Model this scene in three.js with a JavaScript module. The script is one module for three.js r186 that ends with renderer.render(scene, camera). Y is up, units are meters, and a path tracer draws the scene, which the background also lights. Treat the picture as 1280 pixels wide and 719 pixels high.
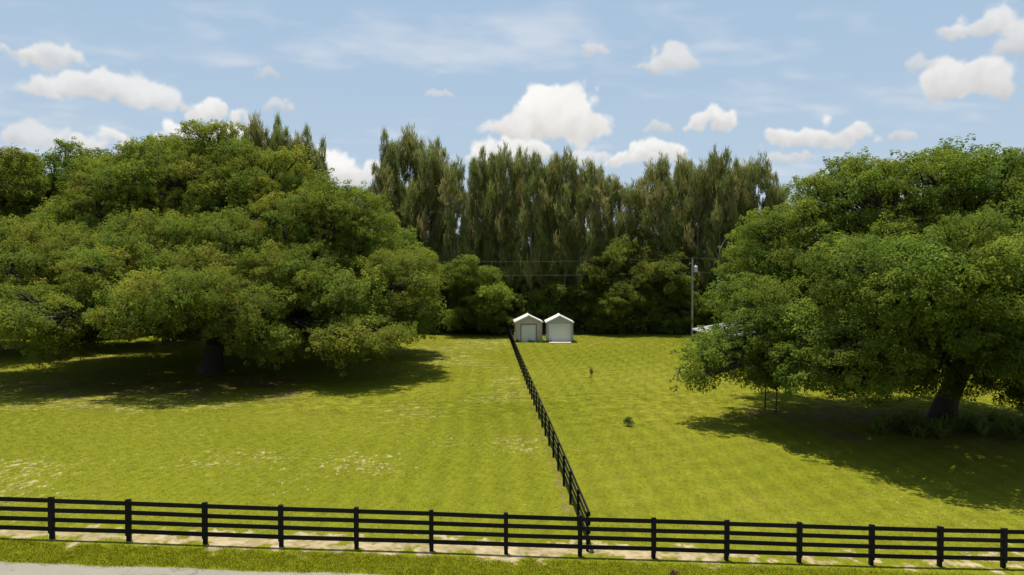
import * as THREE from 'three';
import { mergeGeometries, toCreasedNormals } from 'three/addons/utils/BufferGeometryUtils.js';

// ------------------------------------------------------------------ camera, sky, sun, exposure
const scene = new THREE.Scene();
const EYE = 9.3, FOC = 900, HORIZON = 343;          // metres; pixels of the 1280 px wide photograph
const camera = new THREE.PerspectiveCamera(2 * Math.atan(359.5 / FOC) * 180 / Math.PI, 1280 / 719, 0.5, 6000);
camera.position.set(0, EYE, 0);
camera.rotation.x = -Math.atan((359.5 - HORIZON) / FOC);
scene.add(camera);

const renderer = new THREE.WebGLRenderer({ antialias: true });
renderer.setSize(1280, 719);
renderer.toneMapping = THREE.LinearToneMapping;
renderer.toneMappingExposure = 1.7;
renderer.shadowMap.enabled = true;

const SUN = new THREE.Vector3(-0.10, 1, -0.13).normalize();   // a midsummer noon sun, a little behind the field
const sun = new THREE.DirectionalLight(new THREE.Color(1.0, 0.93, 0.80), 5);
sun.position.copy(SUN).multiplyScalar(200).add(new THREE.Vector3(0, 0, -60));
sun.target.position.set(0, 0, -60);
sun.castShadow = true;
sun.shadow.mapSize.set(4096, 4096);
Object.assign(sun.shadow.camera, { left: -110, right: 110, top: 110, bottom: -110, near: 10, far: 400 });
scene.add(sun, sun.target);

// ------------------------------------------------------------------ noise and random numbers
function rng(seed) { let a = seed >>> 0; return () => { a = (a + 0x6D2B79F5) | 0; let t = Math.imul(a ^ (a >>> 15), 1 | a); t = (t + Math.imul(t ^ (t >>> 7), 61 | t)) ^ t; return ((t ^ (t >>> 14)) >>> 0) / 4294967296; }; }
const PERM = new Float32Array(65536); { const r = rng(77); for (let i = 0; i < 65536; i++) PERM[i] = r(); }
const cell = (x, y) => PERM[((x * 157 + y * 7919) ^ (x * 31 + (y << 3)) ^ (y * 2657)) & 65535];
function vnoise(x, y) {
  const xi = Math.floor(x), yi = Math.floor(y); let fx = x - xi, fy = y - yi;
  fx = fx * fx * (3 - 2 * fx); fy = fy * fy * (3 - 2 * fy);
  const a = cell(xi, yi), b = cell(xi + 1, yi), c = cell(xi, yi + 1), d = cell(xi + 1, yi + 1);
  return a + (b - a) * fx + (c - a) * fy + (a - b - c + d) * fx * fy;
}
function fbm(x, y, n = 4) { let s = 0, a = 0.5, t = 0; for (let i = 0; i < n; i++) { s += a * vnoise(x, y); t += a; a *= 0.5; x = x * 2.03 + 17.3; y = y * 2.03 + 9.1; } return s / t; }
const clamp = (x, a = 0, b = 1) => Math.min(b, Math.max(a, x));
const sstep = (a, b, x) => { const t = clamp((x - a) / (b - a)); return t * t * (3 - 2 * t); };
const mix = (a, b, t) => a + (b - a) * t;

// ------------------------------------------------------------------ sky: blue air, thin cirrus, fair-weather cumulus
{
  const W = 3584, H = 1792, data = new Float32Array(W * H * 4), r = rng(5);
  const dirOf = (px, py) => { const az = Math.atan((px - 640) / FOC); return [az, Math.atan((HORIZON - py) / FOC * Math.cos(az))]; };
  const PXR = 1 / FOC;
  const clouds = [];
  const cloud = (az, el, w, h, bright, solid, given) => {
    const puffs = given || [], n = Math.max(4, Math.round(w / h * 4.2));
    for (let i = 0; i < n && !given; i++) {
      const t = (i + 0.5) / n * 2 - 1, dome = Math.sqrt(Math.max(0.05, 1 - t * t));
      const rr = h * (0.32 + 0.34 * r()) * (0.5 + 0.5 * dome);
      puffs.push([t * (w - rr * 0.6) + (r() - 0.5) * h * 0.3, -h + rr * 0.8 + r() * (2 * h * dome - rr * 1.2) * 0.9, rr]);
      if (dome > 0.5) puffs.push([t * w * 0.8 + (r() - 0.5) * h * 0.4, -h + rr + r() * h * 0.7, rr * 1.25]);
    }
    clouds.push({ az, el, w, h, bright, solid, puffs, seed: r() * 90 });
  };
  // px, py of the centre, half width, half height, brightness, how solid
  for (const [px, py, w, h, b, s] of [
    [640, 188, 60, 20, 0.95, 0.9], [810, 190, 52, 17, 0.97, 0.9], [888, 149, 32, 14, 0.95, 0.85], [1022, 166, 62, 22, 0.94, 0.85],
    [985, 196, 30, 10, 0.8, 0.5], [1205, 94, 42, 30, 0.9, 0.85], [1222, 30, 34, 18, 0.9, 0.7], [1275, 40, 22, 22, 0.85, 0.7], [832, 74, 34, 17, 0.85, 0.6],
    [740, 63, 18, 10, 0.8, 0.4], [130, 112, 85, 22, 0.92, 0.75], [70, 70, 34, 15, 0.9, 0.6], [25, 66, 22, 8, 0.85, 0.5], [276, 138, 40, 18, 0.97, 0.85], [255, 170, 60, 24, 1.0, 0.95],
    [350, 133, 18, 9, 0.8, 0.4], [430, 208, 62, 26, 1.0, 0.95], [60, 172, 40, 14, 0.85, 0.5], [128, 175, 32, 18, 0.95, 0.8], [335, 90, 14, 10, 0.75, 0.3],
    [1128, 168, 14, 8, 0.8, 0.4], [822, 158, 16, 9, 0.8, 0.4], [735, 198, 34, 12, 0.9, 0.6], [550, 118, 20, 5, 0.8, 0.25], [1150, 78, 16, 12, 0.8, 0.35],
  ]) { const [az, el] = dirOf(px, py); cloud(az, el, w * PXR * 1.14, h * PXR * 1.16, b, s); }
  { const [az, el] = dirOf(684, 146); cloud(az, el, 88 * PXR, 46 * PXR, 1, 1, [[-5, 28, 22], [14, 22, 22], [-24, 12, 24], [32, 8, 26], [2, 0, 34], [-48, -8, 22], [52, -8, 22], [-66, -22, 17], [72, -20, 18], [20, -18, 32], [-20, -20, 30], [45, -22, 22], [-45, -24, 20]].map(p => p.map(v => v * PXR))); }
  for (let i = 0; i < 130; i++) {                       // the same weather all round
    const az = -Math.PI + r() * 2 * Math.PI, el = 0.04 + Math.pow(r(), 1.6) * 0.8;
    const w = (20 + 70 * r() * r()) * PXR * (1 + el), h = w * (0.28 + 0.25 * r()), b = 0.85 + 0.13 * r(), s = 0.4 + 0.5 * r();
    if (Math.abs(az) < 0.68 && el < 0.42) continue;
    cloud(az, el, w, h, b, s);
  }
  const sunC = SUN;
  for (let j = 0; j < H; j++) {
    const el = ((j + 0.5) / H - 0.5) * Math.PI, up = Math.max(0, Math.sin(el)), ce = Math.cos(el);
    const t = Math.pow(clamp(up / 0.42), 0.62), z = sstep(0.35, 1, up);
    const rr = mix(mix(0.60, 0.365, t), 0.30, z), gg = mix(mix(0.70, 0.520, t), 0.44, z), bb = mix(mix(0.77, 0.720, t), 0.66, z);
    for (let i = 0; i < W; i++) {
      const ph = ((i + 0.5) / W - 0.5) * 2 * Math.PI, dx = ce * Math.cos(ph), dz = ce * Math.sin(ph), dy = Math.sin(el);
      const k = (j * W + i) * 4;
      let R = rr, G = gg, B = bb;
      const cs = dx * sunC.x + dy * sunC.y + dz * sunC.z;
      if (cs > 0.4) { const an = Math.acos(Math.min(1, cs)), g = 0.30 * Math.exp(-an * an / 0.25) + 0.9 * Math.exp(-an / 0.09); R += g; G += g; B += g * 0.96; }
      if (el > 0) {                                      // thin high cirrus in soft streaks
        const qx = dx / (dy + 0.12), qz = dz / (dy + 0.12);
        const c = sstep(0.50, 0.80, fbm(qx * 1.1 + 3.1, qz * 2.2 + 7, 4) * 0.62 + fbm(qx * 7 + qz * 2, qz * 9, 3) * 0.38) * 0.52;
        R = mix(R, 0.78, c); G = mix(G, 0.80, c); B = mix(B, 0.84, c);
      }
      data[k] = R; data[k + 1] = G; data[k + 2] = B; data[k + 3] = 1;
    }
  }
  for (const c of clouds) {
    const pad = c.h * 1.2 + 0.01, cw = Math.max(0.15, Math.cos(c.el));
    const j0 = Math.max(H / 2 + 1, Math.floor(((c.el - c.h - pad) / Math.PI + 0.5) * H)), j1 = Math.min(H - 1, Math.ceil(((c.el + c.h + pad) / Math.PI + 0.5) * H));
    const half = (c.w + pad) / cw, i0 = Math.floor((c.az - half - Math.PI / 2) / (2 * Math.PI) * W + W / 2), i1 = Math.ceil((c.az + half - Math.PI / 2) / (2 * Math.PI) * W + W / 2);
    const f1 = 0.9 / c.h, f2 = 2.6 / c.h;
    for (let j = j0; j <= j1; j++) for (let i = i0; i <= i1; i++) {
      const el = ((j + 0.5) / H - 0.5) * Math.PI, az = ((i + 0.5) / W - 0.5) * 2 * Math.PI + Math.PI / 2;
      let x = (az - c.az) * cw, y = el - c.el;
      const n1 = fbm(x * f1 + c.seed, y * f1 + c.seed * 1.7, 5), n2 = fbm(x * f1 + c.seed + 31, y * f1 + 13, 5);
      x += (n1 - 0.5) * c.h * 1.1; y += (n2 - 0.5) * c.h * 0.9;
      let f = 0, top = 0;
      for (const [px, py, pr] of c.puffs) { const d = ((x - px) ** 2 + ((y - py) * (y < py ? 1.25 : 1)) ** 2) / (pr * pr); if (d < 1.6) { const v = Math.exp(-d * 1.4); f += v; top += v * (y - py) / pr; } }
      if (f < 0.05) continue;
      const n3 = fbm(x * f2 + c.seed * 3, y * f2 + 5, 4);
      let a = sstep(0.38, 0.92 + 0.8 * (1 - c.solid), f * 0.8 + (n3 - 0.5) * 0.95);
      a *= 0.35 + 0.65 * c.solid;
      if (a <= 0.003) continue;
      const hgt = clamp((y / c.h + 1) / 2), lit = clamp(0.30 + 0.55 * sstep(0.05, 0.75, hgt) + 0.28 * (top / f) + (n3 - 0.5) * 0.45 + (1 - c.solid) * 0.3 + 0.25 * sstep(1.2, 0.5, f));
      const s = c.bright * mix(0.60, 0.98, lit), k = (j * W + ((i % W) + W) % W) * 4;
      data[k] = mix(data[k], s, a); data[k + 1] = mix(data[k + 1], s * 0.985, a); data[k + 2] = mix(data[k + 2], s * 0.96, a);
    }
  }
  for (let i = 0; i < data.length; i++) if (i % 4 < 3) data[i] /= 1.7;
  const sky = new THREE.DataTexture(data, W, H, THREE.RGBAFormat, THREE.FloatType);
  sky.mapping = THREE.EquirectangularReflectionMapping; sky.colorSpace = THREE.LinearSRGBColorSpace; sky.magFilter = sky.minFilter = THREE.LinearFilter; sky.needsUpdate = true;
  scene.background = sky; scene.environment = sky; scene.backgroundIntensity = 1; scene.environmentIntensity = 1;
}

// ------------------------------------------------------------------ helpers
const used = new Map();
function numbered(name) { const n = used.get(name) || 0; used.set(name, n + 1); return n ? `${name}_${String(n).padStart(3, '0')}` : name; }
function describe(o, label, category, group, kind) { o.userData = { label, category }; if (group) o.userData.group = group; if (kind) o.userData.kind = kind; return o; }
function thing(name, label, category, x, D, group, y = height(x, D)) { const o = new THREE.Group(); o.name = numbered(name); o.position.set(x, y, -D); describe(o, label, category, group); scene.add(o); return o; }
function part(name, geometry, material, parent) { const m = new THREE.Mesh(geometry, material); m.name = name; m.castShadow = m.receiveShadow = true; parent.add(m); return m; }
function structure(name, geometry, material) { const m = part(name, geometry, material, scene); m.userData.kind = 'structure'; return m; }
const at = (px, py, D) => new THREE.Vector3((px - 640) / FOC * D, EYE - (py - HORIZON) / FOC * D, -D);   // a point seen in the photograph, D metres off
const lin = (r, g, b) => new THREE.Color().setRGB(r, g, b);

// lie of the land: near the road it falls gently from left to right; flat farther back. D is the distance from the camera's plane.
const height = (x, D) => -0.045 * (x - 2.5) * (1 - sstep(34, 75, Math.abs(x))) * (1 - sstep(30, 62, D)) * sstep(-15, 6, D) + (fbm(x * 0.11 + 50, D * 0.11, 2) - 0.5) * 0.10 * (1 - sstep(60, 79, Math.abs(x))) * (1 - sstep(100, 128, D)) * sstep(-18, 0, D);
const fenceD = x => x < 12 ? 23.6 + 0.03 * (x - 2.5) : 23.885 + 0.10 * (x - 12);

function grey(w, h, fn, srgb = false) {
  const d = new Uint8Array(w * h * 4);
  for (let j = 0; j < h; j++) for (let i = 0; i < w; i++) { const v = fn(i / w, j / h, i, j), k = (j * w + i) * 4; const a = Array.isArray(v) ? v : [v, v, v]; for (let c = 0; c < 3; c++) d[k + c] = clamp(a[c]) * 255; d[k + 3] = 255; }
  const t = new THREE.DataTexture(d, w, h, THREE.RGBAFormat); t.magFilter = THREE.LinearFilter; t.minFilter = THREE.LinearMipmapLinearFilter; t.generateMipmaps = true; t.wrapS = t.wrapT = THREE.RepeatWrapping; if (srgb) t.colorSpace = THREE.SRGBColorSpace; t.needsUpdate = true; return t;
}
const toS = v => v <= 0.0031308 ? v * 12.92 : 1.055 * Math.pow(Math.max(0, v), 1 / 2.4) - 0.055;
const mirrorNoise = (u, v, fx, fy, n = 4, o = 0) => { const a = fbm(u * fx + o, v * fy + o, n), b = fbm((u - 1) * fx + o, v * fy + o, n), c = fbm(u * fx + o, (v - 1) * fy + o, n), d = fbm((u - 1) * fx + o, (v - 1) * fy + o, n); return mix(mix(a, b, u), mix(c, d, u), v); };

// ------------------------------------------------------------------ ground
const OAK_A = [-28.6, 68], OAK_R = [28.8, 48];
function surface(x, D) {                        // what the ground is made of at that spot
  const n1 = fbm(x * 0.35, D * 0.35, 4), n2 = fbm(x * 2.1 + 40, D * 1.6 + 3, 4), n3 = fbm(x * 6.3, D * 6.3 + 8, 3);
  const off = D - fenceD(x);
  // bare sandy strip under the front fence
  const dens = x < 6 ? 1 : x < 14 ? mix(1, 0.45, (x - 6) / 3 > 1 ? 1 : (x - 6) / 3) : 0.4;
  const strip = sstep(0.30, 0.62, dens * (1 - Math.abs(off - 0.36) / 0.95) * 0.96 + (n2 - 0.5) * 2.2 + (n3 - 0.5) * 1.0 + (n1 - 0.5) * 0.9);
  // pale sandy specks in the left paddock, denser in drifts
  const left = x < 3.0 - 0.037 * D ? 1 : 0.35;
  const drift = sstep(0.44, 0.66, fbm(x * 0.13 + 11, D * 0.10 + 2, 3)) * left + 0.15;
  const speck = sstep(0.675, 0.755, fbm(x * 11 + 80, D * 5.0 + 20, 2) * 0.62 + n3 * 0.22 + drift * 0.16) * sstep(24.5, 28, D) * (1 - sstep(104, 112, D));
  // bare line trodden along the side fence
  const side = 3.36 - 0.0367 * D, trod = D > 24 && D < 113 ? sstep(0.55, 0.8, 1.0 - Math.abs(x - side + 0.12) / 0.42 + (n2 - 0.6) * 1.6) : 0;
  // leaf litter under the oaks
  const rA = Math.hypot((x - OAK_A[0]) / 21, (D - 60) / 13), rR = Math.hypot((x - OAK_R[0]) / 16, (D - 47) / 9);
  const litter = Math.max(1 - rA, (1 - rR) * 1.3) > 0 ? sstep(0.47, 0.72, n1 * 0.55 + n2 * 0.25 + Math.max(1 - rA, (1 - rR) * 1.3) * 0.30) : 0;
  const bareL = x < -34 ? sstep(0.42, 0.62, n1 * 0.5 + 0.4 * (1 - Math.hypot((x + 62) / 18, (D - 92) / 9))) : 0;
  const sand = clamp(Math.max(strip * (0.75 + n3 * 0.4), speck * 0.9, trod * 0.12, bareL * 0.55));
  return { sand, litter: Math.max(litter, trod * 0.6, strip > 0.25 ? sstep(0.44, 0.6, fbm(x * 3.1 + 9, D * 4.0, 3)) * 0.9 : 0) * (1 - sand * 0.4), n1, n2, n3 };
}
function grassTone(x, D, s) {                   // linear colour of the grass itself
  const patch = fbm(x * 0.09 + 7, D * 0.06 + 1, 3), mow = D > 25 ? Math.sin((x + 0.037 * D) * 4.6 + fbm(x * 0.1, D * 0.1, 2) * 2) * 0.055 * sstep(-14, -4, x) : 0;
  const arc = x > 3 && D > 25 ? Math.sin(Math.hypot(x + 40, D - 120) * 3.0 + s.n1 * 2) * 0.045 : 0;
  const k = 0.88 + 0.05 * (s.n1 - 0.5) + 0.22 * (patch - 0.5) + mow + arc;
  const dry = sstep(0.42, 0.70, patch * 0.5 + s.n2 * 0.5) * (D > 25 ? 1 : 0.3);
  return [mix(0.152, 0.170, dry) * k, mix(0.168, 0.174, dry) * k, mix(0.010, 0.016, dry) * k];
}
function groundColour(x, D) {
  const s = surface(x, D), g = grassTone(x, D, s), f = 0.88 + 0.24 * s.n3;
  let c = [g[0] * f * 0.92, g[1] * f * 0.90, g[2] * f];
  const l = [0.11, 0.075, 0.035], a = [0.25, 0.20, 0.125];
  for (let i = 0; i < 3; i++) { c[i] = mix(c[i], l[i] * (0.6 + 0.8 * s.n3), s.litter * 0.85); c[i] = mix(c[i], a[i] * (0.45 + 0.6 * s.n2 + 0.5 * s.n3), s.sand * (1 - s.litter * 0.75)); }
  return c;
}
function groundSheet(name, x0, x1, d0, d1, tw, th, nx, nd) {
  const g = new THREE.PlaneGeometry(1, 1, nx, nd), p = g.attributes.position, uv = g.attributes.uv;
  for (let i = 0; i < p.count; i++) { const u = uv.getX(i), v = uv.getY(i), x = mix(x0, x1, u), D = mix(d0, d1, v); p.setXYZ(i, x, height(x, D), -D); }
  g.computeVertexNormals();
  const t = grey(tw, th, (u, v) => groundColour(mix(x0, x1, u), mix(d0, d1, v)).map(toS), true); t.wrapS = t.wrapT = THREE.ClampToEdgeWrapping;
  return structure(name, g, new THREE.MeshPhysicalMaterial({ map: t, roughness: 1, specularIntensity: 0.1 }));
}
groundSheet('ground', -40, 40, 18, 50, 2048, 1024, 160, 64);
groundSheet('ground_001', -80, 80, 50, 130, 2048, 1024, 160, 80);
groundSheet('ground_002', -80, -40, 18, 50, 256, 256, 40, 32);
groundSheet('ground_003', 40, 80, 18, 50, 256, 256, 40, 32);
groundSheet('ground_004', -80, 80, -20, 18, 512, 256, 80, 38);
{
  const far = 2500, t = grey(512, 512, (u, v) => { const n = mirrorNoise(u, v, 9, 9, 5), m = mirrorNoise(u, v, 60, 60, 2, 5); return [0.15, 0.165, 0.008].map(c => toS(c * (0.55 + 0.5 * n + 0.35 * m))); }, true);
  const mat = new THREE.MeshPhysicalMaterial({ map: t, roughness: 1, specularIntensity: 0.1 }), gs = [];
  for (const [x0, x1, d0, d1] of [[-far, far, 130, far], [-far, far, -far, -20], [-far, -80, -20, 130], [80, far, -20, 130]]) {
    const g = new THREE.PlaneGeometry(x1 - x0, d1 - d0), uv = g.attributes.uv; g.rotateX(-Math.PI / 2); g.translate((x0 + x1) / 2, 0, -(d0 + d1) / 2);
    for (let i = 0; i < uv.count; i++) uv.setXY(i, g.attributes.position.getX(i) / 24, g.attributes.position.getZ(i) / 24);
    gs.push(g);
  }
  structure('ground_005', mergeGeometries(gs), mat);
}

// road: old pale paving, its ragged edge parallel to the fence
const roadEdge = x => fenceD(Math.min(x, 11)) - 1.98 + (fbm(x * 0.9, 3, 3) - 0.5) * 0.22 + sstep(-14.6, -16.2, x) * 0.35;
{
  const nx = 300, nd = 10, g = new THREE.PlaneGeometry(1, 1, nx, nd), p = g.attributes.position, uv = g.attributes.uv;
  for (let i = 0; i < p.count; i++) {
    const x = mix(-75, 75, uv.getX(i)), v = uv.getY(i), D = mix(roadEdge(x) - 7.5, roadEdge(x), v);
    p.setXYZ(i, x, height(x, D) + 0.03 * sstep(1.0, 0.94, v) + 0.006, -D); uv.setXY(i, x / 6, D / 6);
  }
  g.computeVertexNormals();
  const col = grey(1024, 1024, (u, v) => { const n = mirrorNoise(u, v, 6, 6, 5), m = mirrorNoise(u, v, 120, 120, 2, 9), c = mirrorNoise(u, v, 5, 5, 4, 30); const k = 0.78 + 0.30 * n + 0.28 * (m - 0.5) - (Math.abs(c - 0.5) < 0.006 ? 0.25 : 0); return [0.18 * k, 0.165 * k, 0.135 * k].map(toS); }, true);
  const bmp = grey(512, 512, (u, v) => mirrorNoise(u, v, 110, 110, 2, 4));
  structure('road', g, new THREE.MeshStandardMaterial({ map: col, bumpMap: bmp, bumpScale: 0.008, roughness: 0.95 }));
}

// ------------------------------------------------------------------ grass: short blades in overlapping tufts
{
  const r = rng(31);
  function tuft(n, rad, h0, h1, w) {
    const pos = [], col = [];
    for (let i = 0; i < n; i++) {
      const t0 = r(), tint = [0.86 + 0.30 * t0, 0.92 + 0.16 * t0, 1]; for (let k = 0; k < 3; k++) col.push(...tint);
      const side = Math.ceil(Math.sqrt(n)), x = ((i % side + r()) / side - 0.5) * 2 * rad, z = ((Math.floor(i / side) + r()) / side - 0.5) * 2 * rad, b = r() * 6.283, h = mix(h0, h1, r()), lean = h * (0.2 + 0.8 * r()), wx = Math.cos(b) * w, wz = Math.sin(b) * w, c = b + 1.57 + (r() - 0.5);
      pos.push(x - wx, 0, z - wz, x + wx, 0, z + wz, x + Math.cos(c) * lean, h, z + Math.sin(c) * lean);
    }
    const g = new THREE.BufferGeometry(); g.setAttribute('position', new THREE.Float32BufferAttribute(pos, 3)); g.setAttribute('color', new THREE.Float32BufferAttribute(col, 3)); g.computeVertexNormals(); return g;
  }
  const mat = new THREE.MeshPhysicalMaterial({ color: 0xffffff, vertexColors: true, roughness: 1, specularIntensity: 0.12, side: THREE.DoubleSide });
  function lawn(name, label, geo, spots) {
    const im = new THREE.InstancedMesh(geo, mat, spots.length), m = new THREE.Matrix4(), q = new THREE.Quaternion(), c = new THREE.Color(), Y = new THREE.Vector3(0, 1, 0);
    spots.forEach(([x, D, s, col], i) => { q.setFromAxisAngle(Y, r() * 6.283); m.compose(new THREE.Vector3(x, height(x, D) - 0.004, -D), q, new THREE.Vector3(s, 0.85 + 0.3 * r(), s)); im.setMatrixAt(i, m); im.setColorAt(i, c.setRGB(...col)); });
    im.name = name; im.receiveShadow = im.castShadow = true; describe(im, label, 'grass', null, 'stuff'); scene.add(im);
  }
  const scatter = (d0, d1, step, share) => {               // an even cover, each tuft a little off its spot
    const out = [];
    for (let D = d0; D < d1; D += step) for (let half = Math.min(78, D * 0.80 + 4), X = -half; X < half; X += step) {
      const x = X + (r() - 0.5) * step * 0.5, DD = D + (r() - 0.5) * step * 0.5; if (DD < roadEdge(x) + 0.08 || r() > share(DD)) continue;
      const s = surface(x, DD); if (r() < s.sand * 1.5 || r() < s.litter * 0.75) continue;
      const g = grassTone(x, DD, s), f = 0.97 + 0.1 * r(); out.push([x, DD, 1, g.map(c => c * f)]);
    }
    return out;
  };
  lawn('lawn_grass', 'short yellow green mown grass covering the paddocks near the road', tuft(81, 0.22, 0.018, 0.042, 0.008), scatter(21, 60, 0.36, D => 1 - sstep(44, 60, D)));
  lawn('lawn_grass_001', 'short yellow green mown grass covering the far end of the paddocks', tuft(81, 0.40, 0.02, 0.05, 0.014), scatter(44, 114, 0.66, D => sstep(42, 56, D)));
  const verge = [];
  for (let k = 0; k < 5200; k++) { const x = -22 + r() * 44, e = roadEdge(x), D = e + 0.02 + r() * 1.45; const s = surface(x, D); if (r() < s.sand * 1.6) continue; const g = grassTone(x, D, s); verge.push([x, D, 0.6 + 0.7 * r(), [g[0] * 1.5, g[1] * 1.45, g[2]]]); }
  lawn('verge_grass', 'longer bright green grass on the verge between road and fence', tuft(60, 0.20, 0.02, 0.06, 0.009), verge);
}

// ------------------------------------------------------------------ board fences
const black = [0, 1, 2].map(i => new THREE.MeshPhysicalMaterial({ specularIntensity: 0.35, color: lin(0.0065 + i * 0.002, 0.006 + i * 0.0018, 0.0055 + i * 0.0016), roughness: 0.75 }));
const unit = (() => { const s = new THREE.Shape(); const c = 0.06; s.moveTo(-0.5 + c, -0.5); s.lineTo(0.5 - c, -0.5); s.lineTo(0.5, -0.5 + c); s.lineTo(0.5, 0.5 - c); s.lineTo(0.5 - c, 0.5); s.lineTo(-0.5 + c, 0.5); s.lineTo(-0.5, 0.5 - c); s.lineTo(-0.5, -0.5 + c); const g = new THREE.ExtrudeGeometry(s, { depth: 1, bevelEnabled: false }); g.translate(0, 0, -0.5); return g; })();  // a stick of unit size along z with chamfered edges
const unitPost = unit.clone().rotateX(-Math.PI / 2);
function fence(spots, label, side, thick) {                 // spots: [x, D] of each post; side: which side of the line the boards are nailed to
  const [x0, D0] = spots[0], r = rng(Math.round(x0 * 10 + 999)), f = thing('board_fence', label, 'fence', x0, D0, null), o = f.position.clone();
  const H = thick ? 1.34 : 1.35, mid = spots.map(([x, D]) => new THREE.Vector3(x, height(x, D), -D).sub(o));
  mid.forEach((p, i) => {
    const a = mid[Math.max(0, i - 1)], b = mid[Math.min(mid.length - 1, i + 1)], yaw = Math.atan2(-(b.z - a.z), b.x - a.x), h = H + (r() - 0.5) * 0.03;
    const m = part('post', unitPost, black[Math.floor(r() * 3)], f); m.scale.set(thick ? 0.09 : 0.13, h + 0.3, thick ? 0.09 : 0.13); m.position.set(p.x, p.y + h / 2 - 0.15, p.z); m.rotation.set((r() - 0.5) * 0.012, yaw, (r() - 0.5) * 0.012);
    if (!thick) { const fb = part('face_board', unitPost, black[Math.floor(r() * 3)], f), nx = Math.sin(yaw) * side, nz = Math.cos(yaw) * side; fb.scale.set(0.14, 1.18, 0.022); fb.position.set(p.x + nx * 0.104, p.y + 0.79, p.z + nz * 0.104); fb.rotation.y = yaw; }
    if (i + 1 < mid.length) {
      const q = mid[i + 1], d = q.clone().sub(p), len = d.length(), yw = Math.atan2(-d.z, d.x), ox = Math.sin(yw) * side * 0.079, oz = Math.cos(yw) * side * 0.079;
      for (const y of [0.335, 0.64, 0.945, 1.25]) {
        const bd = part('board', unit, black[Math.floor(r() * 3)], f); bd.scale.set(thick || 0.024, 0.142, len - 0.006);
        const j0 = (r() - 0.5) * 0.02, j1 = (r() - 0.5) * 0.02, A = new THREE.Vector3(p.x + ox, p.y + y + j0, p.z + oz), B = new THREE.Vector3(q.x + ox, q.y + y + j1, q.z + oz);
        bd.position.copy(A).add(B).multiplyScalar(0.5); bd.quaternion.setFromUnitVectors(new THREE.Vector3(0, 0, 1), B.clone().sub(A).normalize());
        const e = new THREE.Euler().setFromQuaternion(bd.quaternion, 'YXZ'); e.z = 0; bd.quaternion.setFromEuler(e);
      }
    }
  });
  return f;
}
{
  const spots = []; for (let x = 2.24 - 2.44 * 12; x < 12.2; x += 2.44) spots.push([x, fenceD(x)]);
  let [x, D] = spots[spots.length - 1]; for (let k = 0; k < 9; k++) { const a = 0.05 + k * 0.015, l = k < 1 ? 2.36 : 2.24; x += l * Math.cos(a); D += l * Math.sin(a); spots.push([x, D]); }
  fence(spots, 'black four board fence running along the road behind the sandy strip', 1);
  const sideX = d => 3.36 - 0.0367 * d, s2 = []; for (let d = 24.05; d < 115; d += 2.44) s2.push([sideX(d) + 0.06, d]);
  fence(s2, 'black four board fence running back from the road between the paddocks to the sheds', 1, 0.045);
}

// ------------------------------------------------------------------ metal sheds
const siding = grey(256, 64, u => { const t = (u * 16) % 1; return t < 0.2 ? 1 : t < 0.3 ? 0.5 : 0; });
const dirt = (a, b, c, k = 0.12) => grey(256, 256, (u, v) => { const n = mirrorNoise(u, v, 7, 4, 5), m = mirrorNoise(u, v, 40, 9, 3, 3); const q = 1 - k + k * 2 * (0.6 * n + 0.4 * m); return [a * q, b * q, c * q].map(toS); }, true);
const wallA = new THREE.MeshStandardMaterial({ map: dirt(0.42, 0.365, 0.305), bumpMap: siding, bumpScale: 0.02, roughness: 0.6 });
const wallB = new THREE.MeshStandardMaterial({ map: dirt(0.36, 0.35, 0.335), bumpMap: siding, bumpScale: 0.02, roughness: 0.6 });
const whitePaint = new THREE.MeshStandardMaterial({ map: dirt(0.58, 0.57, 0.53, 0.06), roughness: 0.5 });
const doorPaint = new THREE.MeshStandardMaterial({ map: dirt(0.56, 0.57, 0.52, 0.06), roughness: 0.5 });
const brownTrim = new THREE.MeshStandardMaterial({ color: lin(0.16, 0.12, 0.09), roughness: 0.6 });
const roofMetal = new THREE.MeshStandardMaterial({ map: dirt(0.52, 0.51, 0.49, 0.08), bumpMap: siding, bumpScale: 0.02, roughness: 0.45 });
const concrete = new THREE.MeshStandardMaterial({ map: dirt(0.48, 0.45, 0.38, 0.2), roughness: 0.9 });
const box = (w, h, d, x = 0, y = 0, z = 0) => { const g = new THREE.BoxGeometry(w, h, d); g.translate(x, y, z); return g; };
function metricUV(g) { const p = g.attributes.position, n = g.attributes.normal, uv = g.attributes.uv; for (let i = 0; i < p.count; i++) { const ax = Math.abs(n.getX(i)), az = Math.abs(n.getZ(i)); uv.setXY(i, (ax > az ? p.getZ(i) : p.getX(i)) / 3.6, (p.getY(i) + (ax + az < 0.5 ? p.getZ(i) : 0)) / 3.6); } return g; }
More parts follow.
